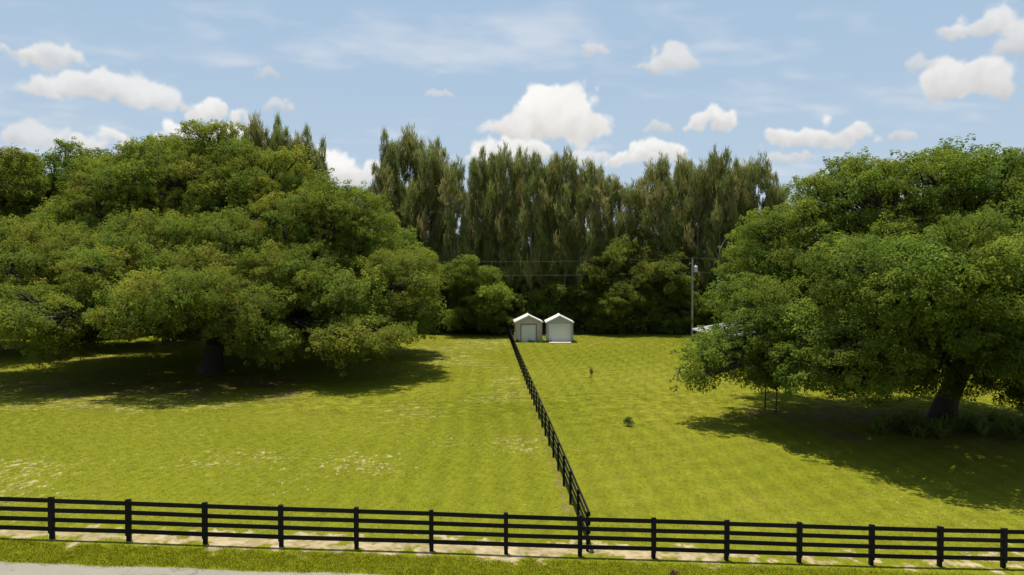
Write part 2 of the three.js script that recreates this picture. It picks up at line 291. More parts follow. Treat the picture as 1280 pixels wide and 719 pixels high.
function shed(label, x, D, turn, W, eave, ridge, L, doorW, doorH, wall, trim, doorTrim) {
  const s = thing('metal_shed', label, 'shed', x, D), hw = W / 2;
  s.rotation.y = turn;
  const fr = new THREE.Shape(); fr.moveTo(-hw, 0); fr.lineTo(-doorW / 2, 0); fr.lineTo(-doorW / 2, doorH); fr.lineTo(doorW / 2, doorH); fr.lineTo(doorW / 2, 0); fr.lineTo(hw, 0); fr.lineTo(hw, eave); fr.lineTo(0, ridge); fr.lineTo(-hw, eave);
  const fg = new THREE.ExtrudeGeometry(fr, { depth: 0.07, bevelEnabled: false }); fg.translate(0, 0, -0.07); part('front_wall', metricUV(fg), wall, s);
  const bk = new THREE.Shape([[-hw, 0], [hw, 0], [hw, eave], [0, ridge], [-hw, eave]].map(a => new THREE.Vector2(...a)));
  const bg = new THREE.ExtrudeGeometry(bk, { depth: 0.07, bevelEnabled: false }); bg.translate(0, 0, -L); part('back_wall', metricUV(bg), wall, s);
  for (const k of [-1, 1]) part('side_wall', metricUV(box(0.07, eave, L - 0.15, k * (hw - 0.035), eave / 2, -L / 2)), wall, s);
  const ang = Math.atan2(ridge - eave, hw), rl = Math.hypot(hw, ridge - eave) + 0.16;
  for (const k of [-1, 1]) {
    const g = metricUV(box(rl, 0.06, L + 0.3, rl / 2, 0.05, -L / 2)); const m = part('roof_panel', g, roofMetal, s); m.position.set(0, ridge + 0.006, 0); m.rotation.set(0, k > 0 ? 0 : Math.PI, -ang); if (k < 0) { m.rotation.set(0, Math.PI, -ang); m.position.z = -L; }
    const f = part('fascia', box(rl, 0.12, 0.03, rl / 2, -0.03, 0.165), whitePaint, s); f.position.set(0, ridge + 0.01, 0); if (k < 0) f.rotation.set(0, 0, Math.PI + ang), f.geometry = box(rl, 0.12, 0.03, rl / 2, 0.03, 0.165); else f.rotation.z = -ang;
  }
  part('ridge_cap', box(0.22, 0.03, L + 0.32, 0, ridge + 0.09, -L / 2), whitePaint, s);
  const door = part('roll_up_door', box(doorW - 0.02, 0.04, 0.03, 0, 0.02, -0.11), doorPaint, s);
  const n = 6, ph = (doorH - 0.05) / n;
  for (let i = 0; i < n; i++) part('panel', box(doorW - 0.02, ph - 0.018, 0.035, 0, 0.045 + ph * (i + 0.5), -0.11), doorPaint, door);
  part('handle', box(0.16, 0.04, 0.05, 0, 0.045 + ph * 1.3, -0.07), brownTrim, door);
  part('backing', box(doorW - 0.02, doorH - 0.04, 0.01, 0, doorH / 2, -0.14), doorPaint, door);
  const dw = 0.11; for (const k of [-1, 1]) part('door_trim', box(dw, doorH, 0.04, k * (doorW / 2 + dw / 2 - 0.01), doorH / 2, 0.021), doorTrim, s);
  part('door_trim', box(doorW + 2 * dw, dw, 0.04, 0, doorH + dw / 2, 0.021), doorTrim, s);
  for (const k of [-1, 1]) part('corner_trim', box(0.12, eave - 0.02, 0.12, k * (hw - 0.03), eave / 2, -0.035), trim, s);
  part('foundation', box(W + 0.1, 0.16, L + 0.1, 0, -0.09, -L / 2), concrete, s);
  return s;
}
const shedA = shed('small tan metal shed with a brown framed white door beside the fence end', (661 - 640) / FOC * 98.5, 98.5, 0.03, 3.65, 2.75, 3.62, 4.6, 2.05, 2.4, wallA, wallA, brownTrim);
const shedB = shed('small grey metal shed with a wide white door and concrete apron', (699.8 - 640) / FOC * 98, 98, -0.02, 3.6, 2.72, 3.6, 4.6, 2.72, 2.42, wallB, wallB, whitePaint);
{ const b = part('meter_box', box(0.14, 0.34, 0.24, -1.92, 1.05, -0.8), whitePaint, shedA); b.userData.label = 'white box on the side wall'; }
{ const x = (700.5 - 640) / FOC * 96.6, a = thing('concrete_apron', 'pale concrete apron in front of the grey shed door', 'apron', x, 97.25); const g = box(2.95, 0.16, 1.35, 0, 0.02, 0); part('slab', metricUV(g), concrete, a); }

// ------------------------------------------------------------------ barn behind the right hand oaks
{
  const W = 9, L = 13, eave = 3.0, ridge = 3.8, b = thing('metal_barn', 'low grey barn with a pale metal gable roof behind the right oak', 'barn', 26.0, 70.5), hw = W / 2;
  const gr = new THREE.MeshStandardMaterial({ map: dirt(0.24, 0.23, 0.21), bumpMap: siding, bumpScale: 0.02, roughness: 0.7 });
  const rm = new THREE.MeshStandardMaterial({ map: dirt(0.36, 0.365, 0.365, 0.12), roughness: 0.42, metalness: 0.3 });
  const gable = new THREE.Shape([[-hw, 0], [hw, 0], [hw, eave], [0, ridge], [-hw, eave]].map(a => new THREE.Vector2(...a)));
  for (const [n, z] of [['front_wall', -0.1], ['back_wall', -L]]) { const g = new THREE.ExtrudeGeometry(gable, { depth: 0.1, bevelEnabled: false }); g.translate(0, 0, z); part(n, metricUV(g), gr, b); }
  for (const k of [-1, 1]) part('side_wall', metricUV(box(0.1, eave, L - 0.22, k * (hw - 0.05), eave / 2, -L / 2)), gr, b);
  const ang = Math.atan2(ridge - eave, hw), rl = Math.hypot(hw, ridge - eave) + 0.45, n = 13, pw = (L + 0.8) / n;
  for (const k of [-1, 1]) for (let i = 0; i < n; i++) {
    const g = mergeGeometries([box(rl, 0.03, pw - 0.012, rl / 2, 0.05, 0), box(rl, 0.05, 0.05, rl / 2, 0.075, pw / 2 - 0.035)]);
    const m = part('roof_panel', g, rm, b); m.position.set(0, ridge, 0.4 - pw * (i + 0.5)); m.rotation.order = 'YXZ'; m.rotation.set(0, k > 0 ? 0 : Math.PI, -ang);
  }
  part('ridge_cap', box(0.4, 0.05, L + 0.84, 0, ridge + 0.11, -L / 2), rm, b);
  for (const k of [-1, 1]) part('eave_trim', box(0.04, 0.16, L + 0.8, k * (hw + 0.45), eave - 0.085, -L / 2), whitePaint, b);
  const d = part('sliding_door', box(3.2, 2.5, 0.06, 0, 1.26, 0.05), gr, b); part('door_rail', box(6, 0.1, 0.1, 1, 2.58, 0.06), brownTrim, d);
}

// ------------------------------------------------------------------ tubes, leaf sprays, trees
function tube(pts, radii, sides = 6, twist = 0) {            // a tapering limb through the points
  const pos = [], nor = [], uv = [], idx = [], n = pts.length; let up = new THREE.Vector3(0.3, 0.2, 0.93).normalize(), len = 0;
  for (let i = 0; i < n; i++) {
    const t = pts[Math.min(n - 1, i + 1)].clone().sub(pts[Math.max(0, i - 1)]).normalize(); if (Math.abs(t.dot(up)) > 0.97) up.set(1, 0, 0.1).normalize();
    const a = up.clone().sub(t.clone().multiplyScalar(up.dot(t))).normalize(), b = t.clone().cross(a); up = a;
    if (i) len += pts[i].distanceTo(pts[i - 1]);
    for (let j = 0; j <= sides; j++) {
      const q = j / sides * 6.28318, c = Math.cos(q), s = Math.sin(q), d = a.clone().multiplyScalar(c).addScaledVector(b, s), rr = radii[i] * (1 + twist * Math.sin(q * 3 + i * 0.7) + twist * 0.6 * Math.sin(q * 5 - i * 0.4));
      pos.push(pts[i].x + d.x * rr, pts[i].y + d.y * rr, pts[i].z + d.z * rr); nor.push(d.x, d.y, d.z); uv.push(j / sides * Math.max(1, Math.round(radii[0] * 5)), len * 0.8);
      if (i && j < sides) { const k = i * (sides + 1) + j, l = k - sides - 1; idx.push(l, l + 1, k, l + 1, k + 1, k); }
    }
  }
  const g = new THREE.BufferGeometry(); g.setAttribute('position', new THREE.Float32BufferAttribute(pos, 3)); g.setAttribute('normal', new THREE.Float32BufferAttribute(nor, 3)); g.setAttribute('uv', new THREE.Float32BufferAttribute(uv, 2)); g.setIndex(idx); return g;
}
function bend(a, b, c, n) { const q = new THREE.QuadraticBezierCurve3(a, b, c); return q.getPoints(n); }
const barkBump = grey(256, 256, (u, v) => mirrorNoise(u, v, 22, 6, 4));
const bark = (a, b, c) => new THREE.MeshStandardMaterial({ map: grey(256, 256, (u, v) => { const n = 0.55 + 0.9 * mirrorNoise(u, v, 18, 5, 4, 2), m = mirrorNoise(u, v, 5, 5, 3, 7); return [toS(a * n * (0.8 + 0.4 * m)), toS(b * n), toS(c * n)]; }, true), bumpMap: barkBump, bumpScale: 0.05, roughness: 0.95 });
const oakBark = bark(0.045, 0.037, 0.029), pineBark = bark(0.22, 0.185, 0.145), deadBark = bark(0.36, 0.33, 0.28);
const leafMat = new THREE.MeshPhysicalMaterial({ color: 0xffffff, roughness: 1, transmission: 0.5, thickness: 0, side: THREE.DoubleSide, specularIntensity: 0.15 });

function leafSpray(seed, n, rad, L, Wd) {                    // n folded leaves round a twig tip
  const r = rng(seed), pos = [], v = () => new THREE.Vector3();
  for (let i = 0; i < n; i++) {
    const d = new THREE.Vector3(r() - 0.5, (r() - 0.5) * 0.8, r() - 0.5).normalize(), c = d.clone().multiplyScalar(rad * (0.25 + 0.75 * Math.cbrt(r())));
    const nrm = new THREE.Vector3((r() - 0.5) * 1.3, 0.1 + r() * 0.9, (r() - 0.5) * 1.3).addScaledVector(d, 0.6).normalize(), dir = d.clone().add(new THREE.Vector3(r() - 0.5, r() - 0.7, r() - 0.5)).normalize();
    const s = nrm.clone().cross(dir).normalize(), f = s.clone().cross(nrm).normalize(), l = L * (0.7 + 0.6 * r()), w = Wd * (0.7 + 0.6 * r()) / 2;
    const A = c.clone().addScaledVector(f, -l / 2), B = c.clone().addScaledVector(f, l / 2).addScaledVector(nrm, -l * 0.12), P = c.clone().addScaledVector(s, w).addScaledVector(nrm, w * 0.5), Q = c.clone().addScaledVector(s, -w).addScaledVector(nrm, w * 0.5);
    for (const t of [A, P, B, A, B, Q]) pos.push(t.x, t.y, t.z);
  }
  const g = new THREE.BufferGeometry(); g.setAttribute('position', new THREE.Float32BufferAttribute(pos, 3)); g.computeVertexNormals(); return g;
}
function leafClump(seed, nSpray, nLeaf, L, Wd) {              // a dome of leafy twigs of radius 1, with leaves that differ a little in tint
  const r = rng(seed), pos = [], col = [];
  for (let k = 0; k < nSpray; k++) {
    const e = new THREE.Vector3(r() * 2 - 1, r() * 2 - 1, r() * 2 - 1); if (e.lengthSq() > 1 || e.lengthSq() < 1e-3) { k--; continue; } e.normalize(); if (e.y < -0.1 && r() < 0.42) { k--; continue; }
    const far = r() < 0.24, q = (far ? 0.95 + 0.60 * r() : 0.40 + 0.60 * Math.sqrt(r())) * (0.62 + 0.76 * fbm(e.x * 2.2 + seed, e.y * 2.2 + e.z * 2.7 + 9, 2)), C = new THREE.Vector3(e.x * q, e.y * q * 0.72, e.z * q), rad = (far ? 0.21 : 0.32) * (0.8 + 0.5 * r()), f = 0.8 + 0.4 * r(), y = r() < 0.15 ? 1.18 : 1;
    for (let i = 0; i < nLeaf; i++) {
      const d = new THREE.Vector3(r() - 0.5, (r() - 0.5) * 0.8, r() - 0.5).normalize(), c = d.clone().multiplyScalar(rad * (0.25 + 0.75 * Math.cbrt(r()))).add(C);
      const nrm = new THREE.Vector3((r() - 0.5) * 1.3, 0.1 + r() * 0.9, (r() - 0.5) * 1.3).addScaledVector(d, 0.3).addScaledVector(e, 0.35).normalize(), dir = d.clone().add(new THREE.Vector3(r() - 0.5, r() - 0.7, r() - 0.5)).normalize();
      const s = nrm.clone().cross(dir).normalize(), u = s.clone().cross(nrm).normalize(), l = L * (0.7 + 0.6 * r()), w = Wd * (0.7 + 0.6 * r()) / 2, g = f * (0.82 + 0.36 * r());
      const A = c.clone().addScaledVector(u, -l / 2), B = c.clone().addScaledVector(u, l / 2).addScaledVector(nrm, -l * 0.12), P = c.clone().addScaledVector(s, w).addScaledVector(nrm, w * 0.5), Q = c.clone().addScaledVector(s, -w).addScaledVector(nrm, w * 0.5);
      for (const t of [A, P, B, A, B, Q]) { pos.push(t.x, t.y, t.z); col.push(g * y, g, g); }
    }
  }
  const g = new THREE.BufferGeometry(); g.setAttribute('position', new THREE.Float32BufferAttribute(pos, 3)); g.setAttribute('color', new THREE.Float32BufferAttribute(col, 3)); g.computeVertexNormals(); return g;
}
function plumeClump(seed, n, L, w) {                         // an upright plume, radius 1 and height 2, of thin drooping strands
  const r = rng(seed), pos = [], col = [];
  for (let k = 0; k < n; k++) {
    const e = new THREE.Vector3(r() * 2 - 1, r() * 2 - 1, r() * 2 - 1); if (e.lengthSq() > 1) { k--; continue; }
    const taper = e.y > 0 ? 1 - 0.8 * e.y : 1, C = new THREE.Vector3(e.x * taper, e.y, e.z * taper), f = 0.75 + 0.5 * r();
    for (let i = 0; i < 12; i++) {
      const a = r() * 6.283, out = 0.25 + 0.75 * r(), l = L * (0.5 + 0.8 * r()), c = C.clone().add(new THREE.Vector3((r() - 0.5) * L * 0.6, (r() - 0.5) * L * 0.6, (r() - 0.5) * L * 0.6));
      const m = c.clone().add(new THREE.Vector3(Math.cos(a) * out * l * 0.5, l * (0.55 - 0.25 * r()), Math.sin(a) * out * l * 0.4)), t = m.clone().add(new THREE.Vector3(Math.cos(a) * out * l * 0.3, l * (0.45 - 0.5 * r()), Math.sin(a) * out * l * 0.3));
      const s = new THREE.Vector3(r() - 0.5, (r() - 0.5) * 0.4, r() - 0.5).normalize().multiplyScalar(w), g = f * (0.85 + 0.3 * r());
      const A = c.clone().sub(s), B = c.clone().add(s), E = m.clone().add(s), F = m.clone().sub(s);
      for (const v of [A, B, E, A, E, F, F, E, t]) { pos.push(v.x, v.y, v.z); col.push(g, g, g); }
    }
  }
  const g = new THREE.BufferGeometry(); g.setAttribute('position', new THREE.Float32BufferAttribute(pos, 3)); g.setAttribute('color', new THREE.Float32BufferAttribute(col, 3)); g.computeVertexNormals(); return g;
}
const clumpMat = leafMat.clone(); clumpMat.vertexColors = true;
function clumps(name, kinds, spots, parent, r) {             // spots: [Vector3, [sx, sy, sz], [r, g, b]], dealt out among the kinds
  kinds.forEach((geo, k) => {
    const mine = spots.filter((_, i) => i % kinds.length === k); if (!mine.length) return;
    const im = new THREE.InstancedMesh(geo, clumpMat, mine.length), m = new THREE.Matrix4(), q = new THREE.Quaternion(), e = new THREE.Euler(), c = new THREE.Color();
    mine.forEach(([p, s, t], i) => { e.set((r() - 0.5) * 0.5, r() * 6.283, (r() - 0.5) * 0.5); m.compose(p, q.setFromEuler(e), new THREE.Vector3(...s)); im.setMatrixAt(i, m); im.setColorAt(i, c.setRGB(...t)); });
    im.name = name; im.castShadow = im.receiveShadow = true; im.userData.kind = 'stuff'; parent.add(im);
  });
}
function plumeSpray(seed, n, L, w) {                         // n thin drooping needles strands
  const r = rng(seed), pos = [];
  for (let i = 0; i < n; i++) {
    const a = r() * 6.283, out = 0.25 + 0.75 * r(), l = L * (0.5 + 0.8 * r()), c = new THREE.Vector3((r() - 0.5) * L * 0.5, (r() - 0.5) * L * 0.9, (r() - 0.5) * L * 0.5);
    const m = c.clone().add(new THREE.Vector3(Math.cos(a) * out * l * 0.5, l * (0.55 - 0.3 * r()), Math.sin(a) * out * l * 0.5)), e = m.clone().add(new THREE.Vector3(Math.cos(a) * out * l * 0.4, l * (0.25 - 0.8 * r()), Math.sin(a) * out * l * 0.4));
    const s = new THREE.Vector3(r() - 0.5, (r() - 0.5) * 0.4, r() - 0.5).normalize().multiplyScalar(w);
    const A = c.clone().sub(s), B = c.clone().add(s), C = m.clone().add(s), Dd = m.clone().sub(s);
    for (const t of [A, B, C, A, C, Dd, Dd, C, e]) pos.push(t.x, t.y, t.z);
  }
  const g = new THREE.BufferGeometry(); g.setAttribute('position', new THREE.Float32BufferAttribute(pos, 3)); g.computeVertexNormals(); return g;
}
function foliage(name, geo, spots, parent, r, mat = leafMat) {   // spots: [Vector3, scale, [r,g,b], upright]
  const im = new THREE.InstancedMesh(geo, mat, spots.length), m = new THREE.Matrix4(), q = new THREE.Quaternion(), c = new THREE.Color(), e = new THREE.Euler();
  spots.forEach(([p, s, col, upright], i) => { e.set((r() - 0.5) * (upright ? 0.5 : 1.2), r() * 6.283, (r() - 0.5) * (upright ? 0.5 : 1.2)); m.compose(p, q.setFromEuler(e), new THREE.Vector3(s, s, s)); im.setMatrixAt(i, m); im.setColorAt(i, c.setRGB(...col)); });
  im.name = name; im.castShadow = im.receiveShadow = true; im.userData.kind = 'stuff'; parent.add(im); return im;
}
const v3 = (x, y, z) => new THREE.Vector3(x, y, z);

// A spreading broadleaf tree: limbs to each lobe of the crown, branches to each clump of leaves.
// lobes: [x, y, z, rx, ry, rz] from the foot of the tree
function broadleaf(root, o) {
  const r = rng(o.seed), { trunkR, fork, lean = [0, 0], clumpR, spray, per = 60, tones } = o;
  const shrink = clumpR * 0.62, lobes = o.lobes.map(l => [l[0], l[1], l[2], Math.max(l[3] - shrink, 0.5), Math.max(l[4] - shrink * 0.8, 0.4), Math.max(l[5] - shrink, 0.5)]), nMain = lobes.length;
  for (let i = 0; i < nMain; i++) { const l = lobes[i], n = Math.min(l[3], l[5]) > 2.2 ? 5 : 2; for (let k = 0; k < n; k++) { const a = (k + r()) / n * 6.283, u = r() * 1.3 - 0.45, q = 0.62, w = 0.36 + 0.22 * r(); lobes.push([l[0] + Math.cos(a) * l[3] * q, l[1] + u * l[4], l[2] + Math.sin(a) * l[5] * q, l[3] * w, l[4] * (w + 0.12), l[5] * w, i]); } for (const c of [3, 4, 5]) l[c] *= 0.88; }
  for (let i = 0; i < nMain; i++) {                     // leaves between neighbouring boughs
    const a = lobes[i], near = lobes.slice(0, nMain).map((b, j) => [Math.hypot(a[0] - b[0], a[1] - b[1], a[2] - b[2]), j]).sort((p, q) => p[0] - q[0]).slice(1, 3);
    for (const [, j] of near) if (j > i || r() < 0.4) { const b = lobes[j], w = 0.40 + 0.15 * r(), k = 0.35 + 0.3 * r(); lobes.push([mix(a[0], b[0], k), mix(a[1], b[1], k) - 0.2, mix(a[2], b[2], k) + (r() - 0.3) * 1.5, (a[3] + b[3]) * w * 0.5 + 0.4, (a[4] + b[4]) * w * 0.6 + 0.4, (a[5] + b[5]) * w * 0.5 + 0.4, i]); }
  }
  const limbs = [], limbGeos = [];
  const trunkTop = v3(lean[0], fork, lean[1]);
  {
    const n = 12, pts = [], rad = [];
    for (let i = 0; i <= n; i++) { const t = i / n; pts.push(v3(lean[0] * t * t + Math.sin(t * 3) * trunkR * 0.15, -0.35 + (fork + 0.35) * t, lean[1] * t * t)); rad.push(trunkR * (0.82 + 0.42 * Math.pow(1 - t, 5) - 0.16 * t)); }
    pts.push(trunkTop.clone().add(v3(0, trunkR * 0.5, 0))); rad.push(trunkR * 0.45);
    part('trunk', tube(pts, rad, 14, 0.06), oakBark, root);
  }
  const inside = (p, k, skip) => lobes.some((l, i) => i !== skip && ((p.x - l[0]) / l[3]) ** 2 + ((p.y - l[1]) / l[4]) ** 2 + ((p.z - l[2]) / l[5]) ** 2 < k);
  const sprays = [], moss = [], centres = [];
  lobes.forEach((l, li) => {
    const [x, y, z, rx, ry, rz, parent] = l, foot = trunkTop.clone().add(v3((r() - 0.5) * trunkR * 0.5, -trunkR * r() * 0.7, (r() - 0.5) * trunkR * 0.5));
    const end = v3(x, y - ry * 0.1, z), mid = foot.clone().lerp(end, 0.5).add(v3((r() - 0.5) * 1.5, (y < fork + 1 ? 1.6 : -0.5) + r(), (r() - 0.5) * 1.5));
    const own = parent === undefined, lr = own ? trunkR * (0.40 + 0.12 * r()) : trunkR * 0.22, from = own ? foot : limbs[parent][9 + Math.floor(r() * 4)], L = own ? bend(foot, mid, end, 14) : bend(from, from.clone().lerp(end, 0.5).add(v3((r() - 0.5) * 0.8, 0.4, (r() - 0.5) * 0.8)), end, 14), geos = own ? [] : limbGeos[parent]; if (own) { limbs[li] = L; limbGeos[li] = geos; }
    L.forEach((p, i) => { if (i && i < 14) p.add(v3((r() - 0.5) * 0.25, (r() - 0.5) * 0.2, (r() - 0.5) * 0.25)); });
    geos.push(tube(L, L.map((_, i) => mix(lr, lr * 0.28, i / 14)), 8, 0.05));
    const area = Math.pow((Math.pow(rx * ry, 1.6) + Math.pow(rx * rz, 1.6) + Math.pow(ry * rz, 1.6)) / 3, 1 / 1.6) * 4 * Math.PI, want = Math.round(area / (clumpR * clumpR) * (o.fill || 0.62));
    for (let k = 0, tries = 0; k < want && tries < want * 6; tries++) {
      const d = v3(r() * 2 - 1, r() * 2 - 1, r() * 2 - 1); if (d.lengthSq() > 1 || d.lengthSq() < 0.01) continue; d.normalize();
      if (d.y < -0.4 && r() < 0.4) continue;
      const q = r() < 0.09 ? 0.35 + 0.4 * r() : 0.72 + 0.40 * r() + 0.30 * r() * r(), p = v3(x + d.x * rx * q, y + d.y * ry * q, z + d.z * rz * q);
      if (inside(p, o.hollow || 0.36, li) || p.y < (o.low || 1.4) || centres.some(e => e.distanceToSquared(p) < clumpR * clumpR * 1.6)) continue;
      k++; centres.push(p);
      const cr = clumpR * (0.50 + 0.45 * r() + 0.55 * r() * r()), tone = tones[Math.floor(r() * tones.length)], f = 0.78 + 0.44 * r();
      const t = 0.45 + 0.55 * r(), s = L[Math.min(14, Math.round(t * 14))], m = s.clone().lerp(p, 0.55).add(v3((r() - 0.5) * 0.8, 0.5 * r(), (r() - 0.5) * 0.8)), B = bend(s, m, p.clone().add(v3(0, -cr * 0.15, 0)), 5), br = clamp(s.distanceTo(p) * 0.022, 0.035, lr * 0.5);
      geos.push(tube(B, B.map((_, i) => mix(br, 0.02, i / 5)), 5));
      for (let w = 0; w < 3; w++) { const e = p.clone().add(v3((r() - 0.5) * cr * 1.5, (r() - 0.1) * cr * 0.8, (r() - 0.5) * cr * 1.5)); geos.push(tube([B[3], B[3].clone().lerp(e, 0.5).add(v3(0, 0.12, 0)), e], [br * 0.5 + 0.008, br * 0.3 + 0.006, 0.006], 3)); }
      sprays.push([p, [cr * (0.95 + 0.3 * r()), cr * (0.85 + 0.3 * r()), cr * (0.95 + 0.3 * r())], tone.map(c => c * f)]);
      if (o.moss && d.y < 0.25 && r() < o.moss) for (let i = 0; i < 5; i++) moss.push([v3(p.x + (r() - 0.5) * cr * 1.6, p.y - cr * 0.55 - r() * 0.4, p.z + (r() - 0.5) * cr * 1.6), 0.7 + 0.6 * r(), [0.12, 0.125, 0.085].map(c => c * (0.8 + 0.4 * r())), true]);
    }
  });
  for (const g of limbGeos) part('limb', mergeGeometries(g), oakBark, root);
  clumps('crown', spray, sprays, root, r);
  if (moss.length) foliage('hanging_moss', mossSpray, moss, root, r);
  return root;
}
const mossSpray = (() => { const r = rng(8), pos = []; for (let i = 0; i < 16; i++) { const x = (r() - 0.5) * 0.5, z = (r() - 0.5) * 0.5, l = 0.5 + r() * 0.9, a = r() * 6.28, w = 0.03; const c = Math.cos(a) * w, s = Math.sin(a) * w; pos.push(x - c, 0, z - s, x + c, 0, z + s, x + (r() - 0.5) * 0.2, -l, z + (r() - 0.5) * 0.2); } const g = new THREE.BufferGeometry(); g.setAttribute('position', new THREE.Float32BufferAttribute(pos, 3)); g.computeVertexNormals(); return g; })();
// lobes read off the photograph: [px, py, half width px, half height px, distance, half depth m] -> metres from the foot
function lobesOf(x, D, list) { const y0 = height(x, D); return list.map(([px, py, w, h, d, rz]) => { const p = at(px, py, d); return [p.x - x, p.y - y0, p.z + D, w / FOC * d, h / FOC * d, rz]; }); }

const OAK = [[0.150, 0.202, 0.022], [0.176, 0.216, 0.024], [0.132, 0.186, 0.022], [0.192, 0.212, 0.026]];
const OAKG = [[0.138, 0.200, 0.022], [0.165, 0.216, 0.024], [0.118, 0.178, 0.022]];
const six = [0, 1, 2, 3, 4, 5], nearClumps = six.map(i => leafClump(101 + i, 36, 24, 0.165, 0.085)), midClumps = six.map(i => leafClump(121 + i, 36, 24, 0.165, 0.082)), farClumps = six.map(i => leafClump(141 + i, 34, 20, 0.19, 0.10));

// the great oak in the left paddock
{
  const [x, D] = OAK_A, t = thing('oak_tree', 'huge spreading oak standing alone in the left paddock, branches drooping to the grass', 'tree', x, D);
  broadleaf(t, { seed: 11, trunkR: 1.15, fork: 3.7, lean: [1.0, 0.3], clumpR: 1.12, spray: midClumps, hollow: 0.55, per: 62, tones: OAK, fill: 0.8, lobes: lobesOf(x, D, [
    [250, 368, 66, 30, 54, 6], [310, 385, 50, 30, 56, 5], [178, 388, 46, 32, 55, 6], [60, 395, 60, 34, 54, 6], [452, 420, 58, 30, 60, 5], [488, 362, 58, 52, 68, 8], [418, 300, 80, 66, 73, 9], [300, 262, 100, 66, 78, 9],
    [255, 212, 78, 40, 82, 8], [165, 285, 90, 58, 77, 8], [200, 304, 66, 36, 66, 6], [292, 308, 66, 38, 66, 6], [118, 322, 66, 38, 64, 6], [245, 334, 56, 28, 61, 5], [395, 330, 56, 34, 67, 6], [150, 352, 56, 30, 60, 5], [355, 285, 60, 40, 71, 6], [345, 345, 85, 42, 65, 7], [80, 372, 80, 56, 63, 8], [85, 425, 34, 26, 58, 3.5], [425, 368, 60, 30, 64, 6], [40, 330, 80, 50, 66, 8], [520, 395, 26, 26, 66, 4], [338, 430, 36, 30, 58, 3], [62, 438, 32, 26, 57, 3], [216, 424, 20, 24, 58, 2.2], [478, 428, 28, 20, 59, 3]]) });
}
// the oak by the road on the right
{
  const [x, D] = OAK_R, t = thing('oak_tree', 'wide leafy oak with a leaning trunk rising from ferns in the right paddock', 'tree', x, D);
  broadleaf(t, { seed: 23, trunkR: 0.85, fork: 5.0, lean: [2.0, 0.3], clumpR: 0.98, spray: nearClumps, hollow: 0.55, per: 62, tones: OAKG, fill: 0.8, lobes: lobesOf(x, D, [
    [884, 442, 30, 34, 46, 2.8], [934, 388, 44, 34, 47, 4.5], [945, 450, 38, 32, 46, 4], [975, 320, 66, 54, 52, 6], [985, 420, 70, 48, 45, 5], [1080, 268, 82, 62, 50, 6], [1100, 236, 60, 36, 50, 5], [1200, 240, 80, 46, 47, 6],
    [1130, 360, 100, 62, 38, 6], [1245, 335, 85, 75, 41, 6], [1062, 430, 60, 42, 40, 5], [1262, 425, 40, 50, 37, 4], [1350, 330, 100, 90, 46, 7], [1180, 320, 90, 60, 50, 6], [1050, 350, 70, 55, 46, 5], [1380, 420, 80, 60, 40, 6], [1290, 260, 80, 60, 46, 6], [1110, 445, 55, 44, 42, 4.5], [1020, 455, 55, 34, 41, 4], [1215, 440, 45, 36, 47, 4], [1150, 410, 60, 40, 50, 5], [1300, 460, 40, 40, 40, 4], [1142, 475, 38, 34, 44, 3], [914, 422, 34, 24, 46, 3], [880, 468, 24, 26, 45, 2.4], [955, 462, 42, 28, 45, 3.5], [1250, 468, 36, 32, 44, 3], [1330, 480, 60, 50, 42, 5], [1072, 476, 50, 30, 41, 4]]) });
}
console.log('near trees');
// oaks standing farther back
function backOak(label, px, D, seed, group, lobes, tones = OAK, spray = farClumps) {
  const x = (px - 640) / FOC * D, t = thing('oak_tree', label, 'tree', x, D, group);
  return broadleaf(t, { seed, trunkR: 0.55, fork: 4.0, lean: [0.4, 0.2], clumpR: 1.5, spray, per: 50, tones, fill: 0.8, lobes: lobesOf(x, D, lobes) });
}
backOak('oak with an open lumpy top behind the huge oak, bare dirt at its foot', 52, 96, 41, null, [[102, 212, 36, 26, 94, 5], [60, 245, 44, 28, 92, 6], [10, 222, 40, 28, 96, 6], [60, 300, 90, 50, 90, 8], [-40, 290, 60, 60, 96, 7], [70, 370, 80, 34, 86, 7], [0, 370, 60, 36, 90, 6], [140, 240, 30, 34, 96, 5]]);
backOak('tall rounded oak crown rising behind the huge oak beside the tallest pines', 205, 92, 42, null, [[255, 205, 60, 34, 92, 6], [180, 235, 56, 40, 92, 7], [150, 225, 30, 30, 96, 5], [220, 290, 90, 50, 94, 7], [320, 230, 60, 36, 94, 6], [180, 370, 80, 40, 96, 6]]);
backOak('oak crown sloping down to the grass at the open side of the huge oak', 380, 90, 43, null, [[395, 262, 60, 38, 90, 7], [430, 320, 60, 50, 88, 7], [490, 345, 52, 44, 84, 6], [350, 330, 70, 60, 92, 6], [500, 400, 38, 24, 80, 4]]);
backOak('oak at the left edge of the paddock with low dark limbs', -30, 84, 44, null, [[-40, 248, 80, 52, 86, 7], [30, 232, 40, 30, 90, 5], [20, 320, 60, 50, 80, 7], [-50, 370, 90, 46, 80, 7], [-120, 320, 80, 70, 84, 7]]);
backOak('smaller oak behind the barn at the right', 1120, 96, 45, null, [[1120, 330, 90, 60, 96, 7], [1060, 370, 60, 40, 92, 6], [1180, 380, 60, 36, 94, 6]], OAKG);
backOak('oak behind the low hedge at the right', 1290, 92, 46, null, [[1290, 300, 90, 70, 92, 8], [1230, 360, 60, 44, 88, 6], [1350, 370, 80, 50, 92, 6]], OAKG);

